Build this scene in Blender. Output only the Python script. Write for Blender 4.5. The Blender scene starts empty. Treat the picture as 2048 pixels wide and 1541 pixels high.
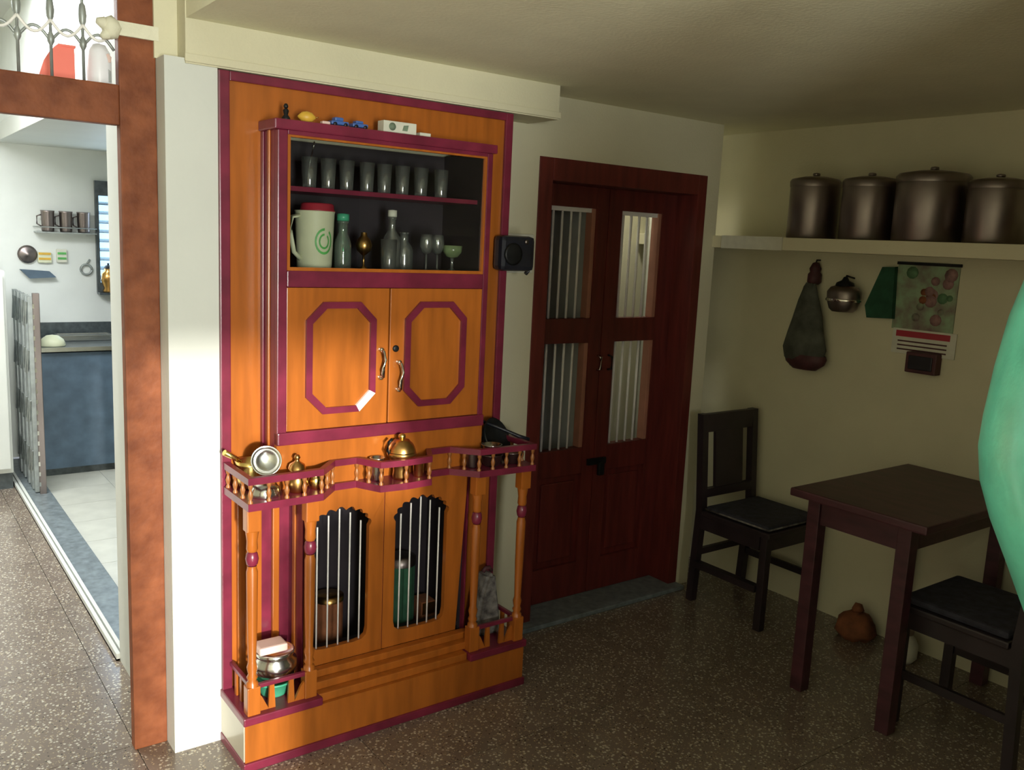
import bpy, bmesh, math, random
from mathutils import Vector, Matrix
random.seed(7)
S = bpy.context.scene
COL = S.collection
PI = math.pi

# ------------------------------------------------------------------ camera
F_PX = 1770.0
H = 1.62
def cam_axes(yaw, pitch, roll):
    cy, sy = math.cos(yaw), math.sin(yaw); cp, sp = math.cos(pitch), math.sin(pitch)
    f = Vector((sy * cp, cy * cp, sp)); r = Vector((cy, -sy, 0)); u = r.cross(f)
    c, s = math.cos(roll), math.sin(roll)
    return c * r + s * u, -s * r + c * u, f
r_, u_, f_ = cam_axes(*[math.radians(a) for a in (36.645, -9.218, 2.69)])
cd = bpy.data.cameras.new('camera')
cd.sensor_width = 36.0
cd.lens = F_PX / 2048 * 36
cd.clip_start = 0.02
cam = bpy.data.objects.new('camera', cd)
COL.objects.link(cam)
mw = Matrix((r_, u_, -f_)).transposed().to_4x4()
mw.translation = (0, 0, H)
cam.matrix_world = mw
S.camera = cam

# ------------------------------------------------------------------ world, lamps, exposure
S.view_settings.view_transform = 'Standard'
S.view_settings.look = 'None'
S.view_settings.exposure = 0.0
S.view_settings.gamma = 1.0
S.view_settings.use_curve_mapping = False
w = bpy.data.worlds.new('world'); S.world = w
w.use_nodes = True
bg = w.node_tree.nodes['Background']
bg.inputs[0].default_value = (0.86, 0.92, 1.0, 1)
bg.inputs[1].default_value = 0.35

def light(name, kind, loc, energy, color=(1, 1, 1), direction=None, size=None, sizey=None, angle=None):
    l = bpy.data.lights.new(name, kind); l.energy = energy; l.color = color
    if size is not None:
        if kind == 'AREA':
            l.size = size
            if sizey: l.shape = 'RECTANGLE'; l.size_y = sizey
        elif kind == 'POINT': l.shadow_soft_size = size
    if angle: l.angle = angle
    o = bpy.data.objects.new(name, l); COL.objects.link(o); o.location = loc
    if direction: o.rotation_euler = Vector(direction).to_track_quat('-Z', 'Y').to_euler()
    return o
# low daylight through the open doorway behind the camera
light('sun', 'SUN', (0, -6, 4), 4.7, (1, .95, .86), (.2, 1, -.155), angle=math.radians(2.2))
light('doorway_daylight', 'AREA', (-.06, -2.06, 1.38), 150, (.96, .98, .89), (0, 1, 0), .55, 1.15)
# area lights added to brighten the kitchen and passage
light('kitchen_fill', 'AREA', (1.5, 4.9, 2.04), 9, (.93, .98, 1), (0, 0, -1), 1.0, .6)
light('passage_fill', 'AREA', (0.1, 4.6, 2.66), 115, (.95, .98, 1), (0.1, 0, -1), .8, 1.8)
# daylight entering by the kitchen window
light('kitchen_window_light', 'AREA', (1.62, 6.70, 1.5), 5, (.62, .82, 1), (0, -1, 0), .5, .55)
light('curtain_fill', 'AREA', (2.90, 3.02, 2.3), 4.5, (1, .97, .8), (0.55, .22, -1), .12, .12)  # small light added just to brighten the curtain behind the door

# ------------------------------------------------------------------ materials
def mat(name, col, rough=.5, metal=0.0, var=0.12, scale=8.0, stretch=(1, 1, 1), bump=0.0, bscale=60.0, coat=0.0, col2=None, emit=None, spec=.5, detail=4):
    m = bpy.data.materials.new(name); m.use_nodes = True
    nt = m.node_tree; b = nt.nodes['Principled BSDF']
    tc = nt.nodes.new('ShaderNodeTexCoord'); mp = nt.nodes.new('ShaderNodeMapping')
    mp.inputs['Scale'].default_value = stretch
    nt.links.new(tc.outputs['Object'], mp.inputs[0])
    n = nt.nodes.new('ShaderNodeTexNoise'); n.inputs['Scale'].default_value = scale; n.inputs['Detail'].default_value = detail
    nt.links.new(mp.outputs[0], n.inputs['Vector'])
    r = nt.nodes.new('ShaderNodeValToRGB')
    c1 = [max(0, c * (1 - var)) for c in col]; c2 = [min(1, c * (1 + var)) for c in (col2 or col)]
    r.color_ramp.elements[0].position = .3; r.color_ramp.elements[1].position = .7
    r.color_ramp.elements[0].color = (*c1, 1); r.color_ramp.elements[1].color = (*c2, 1)
    nt.links.new(n.outputs['Fac'], r.inputs[0]); nt.links.new(r.outputs[0], b.inputs['Base Color'])
    b.inputs['Roughness'].default_value = rough; b.inputs['Metallic'].default_value = metal
    b.inputs['Specular IOR Level'].default_value = spec
    if coat: b.inputs['Coat Weight'].default_value = coat; b.inputs['Coat Roughness'].default_value = .15
    if emit: b.inputs['Emission Color'].default_value = (*emit[:3], 1); b.inputs['Emission Strength'].default_value = emit[3]
    if bump:
        n2 = nt.nodes.new('ShaderNodeTexNoise'); n2.inputs['Scale'].default_value = bscale; n2.inputs['Detail'].default_value = 3
        nt.links.new(mp.outputs[0], n2.inputs['Vector'])
        bp = nt.nodes.new('ShaderNodeBump'); bp.inputs['Strength'].default_value = bump; bp.inputs['Distance'].default_value = .01
        nt.links.new(n2.outputs['Fac'], bp.inputs['Height']); nt.links.new(bp.outputs[0], b.inputs['Normal'])
    return m

def glass(name, tint=(1, 1, 1), refl=.10, rough=.03, haze=.0):
    m = bpy.data.materials.new(name); m.use_nodes = True
    nt = m.node_tree; nt.nodes.clear()
    out = nt.nodes.new('ShaderNodeOutputMaterial'); mix = nt.nodes.new('ShaderNodeMixShader')
    t = nt.nodes.new('ShaderNodeBsdfTransparent'); g = nt.nodes.new('ShaderNodeBsdfGlossy')
    lw = nt.nodes.new('ShaderNodeLayerWeight'); lw.inputs['Blend'].default_value = .25
    ma = nt.nodes.new('ShaderNodeMath'); ma.operation = 'MULTIPLY_ADD'; ma.inputs[1].default_value = .75; ma.inputs[2].default_value = refl
    tx = nt.nodes.new('ShaderNodeTexNoise'); tx.inputs['Scale'].default_value = 12
    rp = nt.nodes.new('ShaderNodeValToRGB')
    rp.color_ramp.elements[0].color = (*[c * .92 for c in tint], 1); rp.color_ramp.elements[1].color = (*tint, 1)
    nt.links.new(tx.outputs['Fac'], rp.inputs[0]); nt.links.new(rp.outputs[0], t.inputs[0])
    g.inputs['Roughness'].default_value = rough
    nt.links.new(lw.outputs['Fresnel'], ma.inputs[0]); nt.links.new(ma.outputs[0], mix.inputs[0])
    nt.links.new(t.outputs[0], mix.inputs[1]); nt.links.new(g.outputs[0], mix.inputs[2]); df_ = nt.nodes.new('ShaderNodeBsdfDiffuse'); df_.inputs[0].default_value = (.8, .85, .8, 1); m2 = nt.nodes.new('ShaderNodeMixShader'); m2.inputs[0].default_value = haze
    nt.links.new(mix.outputs[0], m2.inputs[1]); nt.links.new(df_.outputs[0], m2.inputs[2]); nt.links.new(m2.outputs[0], out.inputs[0])
    return m

def terrazzo():
    m = bpy.data.materials.new('terrazzo'); m.use_nodes = True
    nt = m.node_tree; b = nt.nodes['Principled BSDF']
    tc = nt.nodes.new('ShaderNodeTexCoord')
    base = nt.nodes.new('ShaderNodeTexNoise'); base.inputs['Scale'].default_value = 5
    r0 = nt.nodes.new('ShaderNodeValToRGB')
    r0.color_ramp.elements[0].color = (.13, .10, .082, 1); r0.color_ramp.elements[1].color = (.235, .185, .145, 1)
    nt.links.new(tc.outputs['Object'], base.inputs['Vector']); nt.links.new(base.outputs['Fac'], r0.inputs[0])
    last = r0.outputs[0]
    for sc, lo, hi, col in ((75, .25, .36, (.52, .47, .38, 1)), (120, .2, .3, (.42, .33, .2, 1)), (60, .12, .2, (.03, .025, .02, 1))):
        v = nt.nodes.new('ShaderNodeTexVoronoi'); v.inputs['Scale'].default_value = sc
        nt.links.new(tc.outputs['Object'], v.inputs['Vector'])
        rr = nt.nodes.new('ShaderNodeValToRGB'); rr.color_ramp.elements[0].position = lo; rr.color_ramp.elements[1].position = hi
        rr.color_ramp.elements[0].color = (1, 1, 1, 1); rr.color_ramp.elements[1].color = (0, 0, 0, 1)
        nt.links.new(v.outputs['Distance'], rr.inputs[0])
        n = nt.nodes.new('ShaderNodeTexNoise'); n.inputs['Scale'].default_value = sc * .35
        nt.links.new(tc.outputs['Object'], n.inputs['Vector'])
        g = nt.nodes.new('ShaderNodeMath'); g.operation = 'GREATER_THAN'; g.inputs[1].default_value = .45
        nt.links.new(n.outputs['Fac'], g.inputs[0])
        mu = nt.nodes.new('ShaderNodeMath'); mu.operation = 'MULTIPLY'
        nt.links.new(rr.outputs[0], mu.inputs[0]); nt.links.new(g.outputs[0], mu.inputs[1])
        mx = nt.nodes.new('ShaderNodeMix'); mx.data_type = 'RGBA'
        nt.links.new(mu.outputs[0], mx.inputs[0]); nt.links.new(last, mx.inputs[6]); mx.inputs[7].default_value = col
        last = mx.outputs[2]
    nt.links.new(last, b.inputs['Base Color'])
    b.inputs['Roughness'].default_value = .2; b.inputs['Specular IOR Level'].default_value = .65
    return m

M = {}
M['wood'] = mat('orange_laminate', (.39, .11, .014), .32, var=.18, scale=5, stretch=(6, 6, .7), coat=.25)
M['maroon'] = mat('maroon_trim', (.17, .016, .04), .35, var=.25, scale=12, coat=.2)
M['doorwood'] = mat('dark_red_door', (.12, .018, .014), .45, var=.3, scale=7, stretch=(5, 5, .6))
M['baluster'] = mat('brown_baluster_wood', (.34, .125, .035), .35, var=.2, scale=30)
M['storewall'] = mat('store_wall_shade', (.05, .048, .045), .9)  # near-black colour stands in for the unlit store room
M['bottlewhite'] = mat('white_plastic', (.92, .93, .97), .35, var=.02)
M['dullpink'] = mat('faded_pink_print', (.30, .17, .16), .7, var=.3, scale=40)
M['dullgreen'] = mat('faded_green_print', (.11, .22, .11), .7, var=.3, scale=40)
M['lit_edge_wood'] = mat('pinkish_lit_edge', (.42, .19, .13), .5, var=.15, scale=8)
M['jambwood'] = mat('worn_brown_frame', (.18, .046, .014), .6, var=.2, scale=16, col2=(.215, .066, .024), spec=.3, bump=.2, bscale=40)
M['wall'] = mat('cream_plaster', (.66, .625, .45), .85, var=.05, scale=3, bump=.12, bscale=120)
M['ceil'] = mat('cream_ceiling', (.78, .75, .55), .9, var=.03, scale=6, bump=.15, bscale=90)
M['white'] = mat('white_paint', (.64, .66, .615), .6, var=.03, scale=4, bump=.05)
M['kitchenwall'] = mat('kitchen_wall', (.74, .77, .74), .5, var=.04, scale=5)
M['terrazzo'] = terrazzo()
M['tile'] = mat('pale_floor_tile', (.55, .55, .48), .35, var=.08, scale=9)
M['granite'] = mat('grey_granite', (.17, .20, .21), .35, var=.3, scale=30)
M['darkstone'] = mat('dark_stone', (.07, .085, .09), .3, var=.35, scale=30)
M['blue'] = mat('blue_grey_front', (.075, .12, .17), .5, var=.2, scale=12)
M['steel'] = mat('stainless_steel', (.62, .63, .60), .22, 1.0, var=.08, scale=10)
M['dullsteel'] = mat('dull_steel', (.27, .23, .22), .38, 1.0, var=.2, scale=7, stretch=(1, 1, .3))
M['brass'] = mat('brass', (.78, .58, .20), .25, 1.0, var=.12, scale=14)
M['copper'] = mat('brown_brass', (.62, .36, .12), .28, 1.0, var=.2, scale=14)
M['black'] = mat('black_plastic', (.012, .013, .02), .4, var=.3, scale=20)
M['iron'] = mat('black_iron', (.02, .021, .022), .45, .6, var=.3, scale=25)
M['rod'] = mat('white_painted_rod', (.88, .86, .84), .4, var=.06, scale=20)
M['chrome'] = mat('chrome', (.8, .79, .74), .15, 1.0, var=.04, scale=10)
M['greymetal'] = mat('grey_painted_steel', (.34, .37, .36), .45, .5, var=.2, scale=20)
M['darkwood'] = mat('dark_table_wood', (.06, .018, .026), .42, var=.35, scale=7, stretch=(4, 1, 4))
M['chairwood'] = mat('black_brown_chair_wood', (.022, .014, .018), .45, var=.3, scale=9)
M['cushion'] = mat('dark_seat_cloth', (.03, .03, .045), .9, var=.4, scale=30, bump=.3)
M['teal'] = mat('teal_glaze', (.17, .76, .54), .28, var=.22, scale=10, coat=.4, bump=.08, bscale=70)
M['cream'] = mat('cream_plastic', (.66, .68, .48), .45, var=.05, scale=8)
M['green'] = mat('green_print', (.10, .42, .10), .5, var=.25, scale=30)
M['red'] = mat('red_plastic', (.40, .03, .05), .4, var=.1)
M['orangered'] = mat('orange_red_plastic', (1.0, .22, .16), .5, var=.06, emit=None)
M['pink'] = mat('pale_pink_lid', (.78, .58, .52), .55, var=.06)
M['tealplastic'] = mat('green_plastic', (.07, .42, .25), .35, var=.15)
M['yellow'] = mat('yellow_fruit_skin', (.70, .42, .05), .45, var=.12, scale=25)
M['bluetoy'] = mat('blue_plastic', (.06, .14, .42), .4, var=.15)
M['paper'] = mat('pale_paper', (.66, .66, .56), .7, var=.08, scale=20)
M['print'] = mat('grey_green_print', (.16, .22, .15), .7, var=.3, scale=40)
M['rag'] = mat('pale_rag', (.72, .70, .55), .9, var=.1, scale=12, bump=.3)
M['dullbag'] = mat('grey_olive_bag', (.075, .08, .065), .8, var=.45, scale=14, bump=.5, bscale=30)
M['patterned'] = mat('grey_patterned_cloth', (.07, .05, .06), .85, var=.7, scale=30, col2=(.16, .15, .14))
M['glass'] = glass('clear_glass', (.93, .95, .93), .2, .16, .07)
M['pane'] = glass('pane_glass', (.96, .97, .96), .02, .02)
M['greenglass'] = glass('green_glass', (.12, .62, .36), .14, .1, .12)
M['amberglass'] = glass('amber_glass', (.6, .26, .06), .14)
M['inner'] = mat('shaded_cabinet_inside', (.022, .016, .022), .6, var=.25)  # colour darkened to put shade inside the cabinet
M['calpic'] = mat('calendar_picture', (.34, .20, .20), .6, var=.45, scale=14, col2=(.22, .34, .20))
M['window'] = mat('bright_window', (.5, .7, .9), .5, emit=(.45, .72, 1, 1.6))
M['cloth_green'] = mat('dark_green_cloth', (.02, .085, .045), .9, var=.3, scale=20)
M['maroonbox'] = mat('dark_maroon_box', (.07, .02, .025), .6, var=.3, scale=20)
M['orangecloth'] = mat('orange_brown_cloth', (.22, .075, .03), .9, var=.35, scale=16, bump=.3)
M['side_reflect'] = mat('olive_grey_reflection', (.50, .46, .36), .35, var=.08, scale=5, coat=.5)

# ------------------------------------------------------------------ mesh helpers
class B:
    def __init__(s): s.bm = bmesh.new()
    def box(s, x0, x1, y0, y1, z0, z1, bev=0.0):
        bm = bmesh.new()
        bmesh.ops.create_cube(bm, size=1)
        bmesh.ops.scale(bm, vec=(abs(x1 - x0), abs(y1 - y0), abs(z1 - z0)), verts=bm.verts)
        bmesh.ops.translate(bm, vec=((x0 + x1) / 2, (y0 + y1) / 2, (z0 + z1) / 2), verts=bm.verts)
        if bev: bmesh.ops.bevel(bm, geom=bm.edges[:], offset=bev, segments=2, affect='EDGES', profile=.6)
        s.add(bm); return s
    def add(s, bm):
        me = bpy.data.meshes.new('t'); bm.to_mesh(me); bm.free(); s.bm.from_mesh(me); bpy.data.meshes.remove(me)
    def lathe(s, prof, c=(0, 0, 0), seg=20, axis=None, squash=(1, 1)):
        bm = bmesh.new(); rings = []
        for r, z in prof:
            if r < 1e-5: rings.append([bm.verts.new((0, 0, z))])
            else: rings.append([bm.verts.new((r * squash[0] * math.cos(2 * PI * i / seg), r * squash[1] * math.sin(2 * PI * i / seg), z)) for i in range(seg)])
        for a, b in zip(rings, rings[1:]):
            for i in range(seg):
                j = (i + 1) % seg
                if len(a) == 1 and len(b) == 1: continue
                if len(a) == 1: bm.faces.new((a[0], b[j], b[i]))
                elif len(b) == 1: bm.faces.new((a[i], a[j], b[0]))
                else: bm.faces.new((a[i], a[j], b[j], b[i]))
        for f in bm.faces: f.smooth = True
        m = Matrix.Translation(c)
        if axis: m = m @ Vector(axis).to_track_quat('Z', 'Y').to_matrix().to_4x4()
        bm.transform(m); bmesh.ops.recalc_face_normals(bm, faces=bm.faces); s.add(bm); return s
    def prism(s, poly, a, b, plane='xy'):
        bm = bmesh.new()
        def P(u, v, t): return {'xy': (u, v, t), 'xz': (u, t, v), 'yz': (t, u, v)}[plane]
        lo = [bm.verts.new(P(u, v, a)) for u, v in poly]; hi = [bm.verts.new(P(u, v, b)) for u, v in poly]
        n = len(poly)
        bm.faces.new(lo); bm.faces.new(hi)
        for i in range(n): bm.faces.new((lo[i], lo[(i + 1) % n], hi[(i + 1) % n], hi[i]))
        bmesh.ops.recalc_face_normals(bm, faces=bm.faces); s.add(bm); return s
    def tube(s, pts, r, seg=8, cap=True, flat=False):
        bm = bmesh.new(); pts = [Vector(p) for p in pts]; rings = []
        for i, p in enumerate(pts):
            d = (pts[min(i + 1, len(pts) - 1)] - pts[max(i - 1, 0)]).normalized()
            q = d.to_track_quat('Z', 'Y')
            rr = r[i] if isinstance(r, (list, tuple)) else r
            rings.append([bm.verts.new(p + q @ Vector((rr * math.cos(2 * PI * k / seg), rr * math.sin(2 * PI * k / seg), 0))) for k in range(seg)])
        for a, b in zip(rings, rings[1:]):
            for k in range(seg): bm.faces.new((a[k], a[(k + 1) % seg], b[(k + 1) % seg], b[k]))
        if cap: bm.faces.new(rings[0]); bm.faces.new(rings[-1])
        for f in bm.faces: f.smooth = len(f.verts) == 4 and seg > 4
        bmesh.ops.recalc_face_normals(bm, faces=bm.faces); s.add(bm); return s
    def ring(s, outer, inner, a, b, plane='xz'):
        # flat frame: outer and inner loops with the same number of points
        bm = bmesh.new(); n = len(outer)
        def P(u, v, t): return {'xy': (u, v, t), 'xz': (u, t, v), 'yz': (t, u, v)}[plane]
        L = [[bm.verts.new(P(u, v, t)) for u, v in loop] for t in (a, b) for loop in (outer, inner)]
        for i in range(n):
            j = (i + 1) % n
            for p, q in ((0, 1), (3, 2), (2, 0), (1, 3)): bm.faces.new((L[p][i], L[p][j], L[q][j], L[q][i]))
        bmesh.ops.recalc_face_normals(bm, faces=bm.faces); s.add(bm); return s
    def wobble(s, amt, seed=0):
        rr = random.Random(seed)
        for v in s.bm.verts: v.co += Vector((rr.uniform(-amt, amt), rr.uniform(-amt, amt), rr.uniform(-amt, amt)))
        return s

BASE = {}
def base_of(o):
    while o.parent: o = o.parent
    return Vector(BASE.get(o.name, (0, 0, 0)))
def link_obj(name, me, parent=None):
    o = bpy.data.objects.new(name, me); COL.objects.link(o)
    if parent: o.parent = parent
    return o
def part(name, b, m, parent=None, label=None, base=None, kind=None):
    """links builder b (world coordinates) as one mesh; at top level its origin is base"""
    org = base_of(parent) if parent else Vector(base or (0, 0, 0))
    bmesh.ops.translate(b.bm, vec=-org, verts=b.bm.verts)
    me = bpy.data.meshes.new(name); b.bm.to_mesh(me); b.bm.free()
    for mm in (m if isinstance(m, (list, tuple)) else [m]): me.materials.append(M[mm] if isinstance(mm, str) else mm)
    o = link_obj(name, me, parent)
    if not parent: o.location = org; BASE[o.name] = org
    if label: o['label'] = label
    if kind: o['kind'] = kind
    return o
def thing(name, label, cat, loc, group=None, kind=None):
    o = bpy.data.objects.new(name, None); COL.objects.link(o); o.location = loc; BASE[o.name] = Vector(loc)
    o.empty_display_size = .05
    tag(o, label, cat, group, kind); return o
def tag(o, label=None, cat=None, group=None, kind=None):
    if label: o['label'] = label
    if cat: o['category'] = cat
    if group: o['group'] = group
    if kind: o['kind'] = kind
    return o
def single(name, b, m, label, cat, base, group=None): return tag(part(name, b, m, base=base), label, cat, group)
def struct(name, b=None, m=None, parent=None):
    if b is None:
        o = bpy.data.objects.new(name, None); COL.objects.link(o)
    else: o = part(name, b, m, parent)
    if not parent: o['kind'] = 'structure'
    return o
def kids(o): return [c for c in COL.objects if c.parent == o]
def dup(root, loc, label=None, rotz=None):
    r = root.copy(); COL.objects.link(r); r.location = loc
    if rotz is not None: r.rotation_euler = (0, 0, rotz)
    if label: r['label'] = label
    for ch in kids(root):
        c = ch.copy(); COL.objects.link(c); c.parent = r
        for g in kids(ch):
            d = g.copy(); COL.objects.link(d); d.parent = c
    return r
def shared(name, me, parent, pos, rot=None, scale=None):
    o = link_obj(name, me, parent); o.location = Vector(pos) - base_of(parent)
    if rot: o.rotation_euler = rot
    if scale: o.scale = scale
    return o
def mesh_of(b, m, name):
    me = bpy.data.meshes.new(name); b.bm.to_mesh(me); b.bm.free(); me.materials.append(M[m]); return me

# ------------------------------------------------------------------ setting: floors
W = 2.80
fl = struct('floor', B().box(-1.6, 3.72, -2.0, 6.75, -.12, -.012), 'granite')
tile_me = {}
def slab(x0, x1, y0, y1, matname, parent, name='floor_tile'):
    k = (round(x1 - x0, 3), round(y1 - y0, 3), matname)
    if k not in tile_me:
        tile_me[k] = mesh_of(B().box(-(x1 - x0) / 2 + .0012, (x1 - x0) / 2 - .0012, -(y1 - y0) / 2 + .0012, (y1 - y0) / 2 - .0012, -.012, 0), matname, name)
    return shared(name, tile_me[k], parent, ((x0 + x1) / 2, (y0 + y1) / 2, 0))
T = .61
xs = [-1.6 + .157 + T * i for i in range(10)]
for i in range(-1, 9):
    for j in range(-1, 15):
        x0, x1 = max(-1.6, -1.21 + T * (i)), min(3.72, -1.21 + T * (i + 1))
        y0, y1 = max(-2.0, -2.15 + T * j), min(6.75, -2.15 + T * (j + 1))
        if x1 - x0 < .01 or y1 - y0 < .01: continue
        if y0 > 2.9 and x0 >= .7: continue
        if y0 > 2.9: x1 = min(x1, .70)
        if x1 - x0 < .01: continue
        slab(x0, x1, y0, y1, 'terrazzo', fl)
# kitchen floor: channel rail, granite sill and pale tiles
kf = struct('floor', B().box(.86, 2.6, 3.0, 6.75, -.011, -.002), 'granite')
for i in range(5):
    for j in range(11):
        x0 = .862 + .35 * i; y0 = 3.0 + .35 * j
        if y0 + .35 > 6.75: continue
        slab(x0, min(2.6, x0 + .35), y0, y0 + .35, 'tile', kf)
struct('trim_1', B().box(.735, .861, 3.34, 6.4, -.012, .012, .003), 'granite')
ch = struct('trim_2', B().box(.70, .714, 3.34, 6.4, -.012, .026).box(.721, .735, 3.34, 6.4, -.012, .026).box(.70, .735, 3.34, 6.4, -.012, .006), 'white')

# ------------------------------------------------------------------ setting: walls and ceiling
b = B()
b.box(.86, 2.166, W, 2.96, 0, 2.2).box(2.166, 3.13, W, 2.96, 1.953, 2.2).box(3.13, 3.215, W, 2.96, 0, 2.2)
struct('wall_back', b, 'wall')
# lintel above the cabinet with its little ledge
b = B(); b.box(.767, 2.10, 2.614, 2.80, 2.066, 2.30); struct('trim_3', b, 'wall')
b = B(); b.box(.764, 2.105, 2.606, 2.6139, 2.070, 2.092, .002); struct('trim_4', b, 'wall')
# white pier left of the cabinet, running back to the kitchen opening
struct('wall_pier', B().box(.711, .857, 2.62, 2.745, 0, 2.080), 'white')
struct('wall_head', B().box(.704, .767, 2.69, 2.745, 2.080, 2.80), 'wall')
struct('wall_left', B().box(.712, .86, 2.745, 3.34, 0, 2.80), 'white')
struct('wall_right', B().box(3.50, 3.62, -2.0, 3.40, 0, 2.30), 'wall')
struct('wall_niche', B().box(3.10, 3.62, 3.30, 3.40, 0, 2.30), 'wall')
struct('ceiling', B().box(.77, 3.62, -2.0, 2.80, 2.186, 2.32).box(3.0, 3.62, 2.8, 3.4, 2.186, 2.32), 'ceil')
struct('wall_upper', B().box(.77, .85, -2.0, 2.62, 2.32, 2.80), 'wall')
struct('ceiling', B().box(-1.6, .85, -2.0, 6.8, 2.78, 2.88), 'white')
# unseen wall behind the camera; doorway and window openings shaped for the sun patch
DX0, DX1, HEAD, SILL, WX1 = -.36, .235, 1.985, 1.43, .66
b = B(); b.box(-1.6, DX0, -2.12, -2.0, 0, 2.8).box(DX0, WX1, -2.12, -2.0, HEAD, 2.8).box(DX1, WX1, -2.12, -2.0, 0, SILL).box(WX1, 3.62, -2.12, -2.0, 0, 2.8)
struct('wall_front', b, 'jambwood')  # dark brown on this unseen wall cuts the bounced light
struct('wall_side', B().box(-1.72, -1.6, -2.12, 6.8, 0, 2.88), 'wall')
# unseen partition and half wall added to keep daylight off the right
struct('shade_half_wall', B().box(.47, .93, -.36, -.26, 0, 1.08).box(.93, 1.0, -.45, -.26, 0, 1.08), 'doorwood')
struct('shade_partition', B().box(.93, 1.03, -2.0, -.45, 0, 2.186), 'doorwood')
# kitchen shell
struct('wall_kitchen', B().box(-1.6, 1.35, 6.75, 6.87, 0, 2.88).box(1.35, 1.9, 6.75, 6.87, 0, 1.13).box(1.35, 1.9, 6.75, 6.87, 1.9, 2.88).box(1.9, 2.7, 6.75, 6.87, 0, 2.88), 'kitchenwall')
struct('wall_far', B().box(2.6, 2.7, 2.96, 6.75, 0, 2.2), 'kitchenwall')
struct('ceiling', B().box(.79, 2.6, 3.0, 6.75, 2.10, 2.2), 'white')
struct('wall_over', B().box(.775, .86, 3.34, 6.75, 2.201, 2.78), 'kitchenwall')
struct('trim_5', B().box(.762, .789, 3.34, 6.75, 2.095, 2.20, .003), 'white')

# ------------------------------------------------------------------ kitchen window
wn = struct('window_1', B().ring([(1.35, 1.13), (1.9, 1.13), (1.9, 1.9), (1.35, 1.9)], [(1.372, 1.2), (1.87, 1.2), (1.87, 1.80), (1.372, 1.80)], 6.72, 6.84), 'darkstone')
part('pane', B().box(1.36, 1.89, 6.80, 6.81, 1.15, 1.86), 'window', wn)
for k in range(9): part('louvre', B().prism([(6.765, 1.225 + k * .064), (6.795, 1.245 + k * .064), (6.795, 1.249 + k * .064), (6.765, 1.229 + k * .064)], 1.372, 1.87, 'yz'), 'glass', wn)

# ------------------------------------------------------------------ worn wooden frame with transom beam, and its grille
df = struct('door_1')
part('post', B().box(.612, .7105, 2.70, 2.742, 0, 2.78, .004), 'jambwood', df)
part('post', B().box(-1.2, -1.11, 2.70, 2.742, 0, 2.78, .004), 'jambwood', df)
part('transom_beam', B().box(-1.11, .612, 2.70, 2.742, 1.888, 1.996, .004), 'jambwood', df)
part('head_beam', B().box(-1.11, .612, 2.70, 2.742, 2.70, 2.78, .004), 'jambwood', df)
part('ledge_board', B().box(-1.11, .70, 2.742, 3.0, 1.982, 1.998), 'white', df)

gr = thing('transom_grille', 'grey metal grille of scalloped bars above the worn brown beam', 'grille', (.2, 2.705, 1.996))
pitch = .078
for k in range(-8, 3):
    x = .448 + pitch * (k - 1) + .0
    if x > .60: continue
    part('bar', B().tube([(x, 2.712, 1.996), (x, 2.712, 2.70)], .004, 6), 'greymetal', gr)
    part('collar', B().lathe([(.004, 0), (.009, .012), (.011, .03), (.008, .055), (.004, .06)], (x, 2.712, 2.135), 8), 'greymetal', gr)
    part('collar', B().lathe([(.004, 0), (.009, .01), (.010, .02), (.004, .035)], (x, 2.712, 2.075), 8), 'greymetal', gr)
    arc = [(x + pitch * t, 2.712, 2.085 + .035 * math.sin(PI * t) + .0) for t in [i / 10 for i in range(11)]]
    part('scallop', B().tube(arc, .0042, 6), 'greymetal', gr)
    arc = [(x + pitch * t, 2.709, 2.139 - .035 * math.sin(PI * t)) for t in [i / 10 for i in range(11)]]
    part('scallop', B().tube(arc, .0042, 6), 'rod', gr)

# rag tied round the post
b = B()
b.ring([(.598, 2.688), (.716, 2.688), (.716, 2.756), (.598, 2.756)], [(.610, 2.698), (.705, 2.698), (.705, 2.745), (.610, 2.745)], 2.125, 2.162, 'xy')
rg = thing('rag', 'pale cream rag knotted round the top of the worn brown post', 'cloth', (.61, 2.70, 2.125))
part('band', b, 'rag', rg)
kb = B(); kb.lathe([(0, -.03), (.018, -.022), (.026, 0), (.02, .02), (0, .03)], (.592, 2.69, 2.14), 10).wobble(.003, 3)
part('knot', kb, 'rag', rg)
part('loose_end', B().tube([(.59, 2.69, 2.14), (.57, 2.685, 2.15), (.555, 2.685, 2.152)], [.012, .016, .008], 8), 'rag', rg)
part('loose_end', B().tube([(.592, 2.69, 2.135), (.578, 2.685, 2.118), (.566, 2.685, 2.112)], [.012, .014, .007], 8), 'rag', rg)

# things on the ledge behind the grille
b = B(); prof = [(0, 1.999), (.054, 1.999), (.054, 2.04), (.05, 2.075), (.036, 2.1), (.0, 2.102)]
c = thing('scoop', 'orange red plastic scoop behind the grille, left of the white bottle', 'scoop', (.49, 2.86, 1.999))
part('scoop_body', B().prism([(.432, 1.999), (.528, 1.999), (.528, 2.102), (.487, 2.102), (.468, 2.085), (.45, 2.055)], 2.84, 2.90, 'xz'), 'orangered', c)
part('rim', B().box(.486, .531, 2.837, 2.903, 2.098, 2.104), 'orangered', c)
c = thing('bottle', 'white round-shouldered plastic bottle behind the grille with pink and grey print', 'bottle', (.60, 2.88, 1.999))
part('bottle_body', B().lathe([(0, 0), (.031, 0), (.033, .01), (.033, .08), (.029, .105), (.018, .124), (0, .13)], (.60, 2.88, 1.999), 24), 'bottlewhite', c)
part('label_patch', B().prism([(.611, 2.075), (.626, 2.075), (.628, 2.09), (.62, 2.1), (.611, 2.095)], 2.853, 2.8565, 'xz'), 'pink', c, 'pink printed mark')
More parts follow.
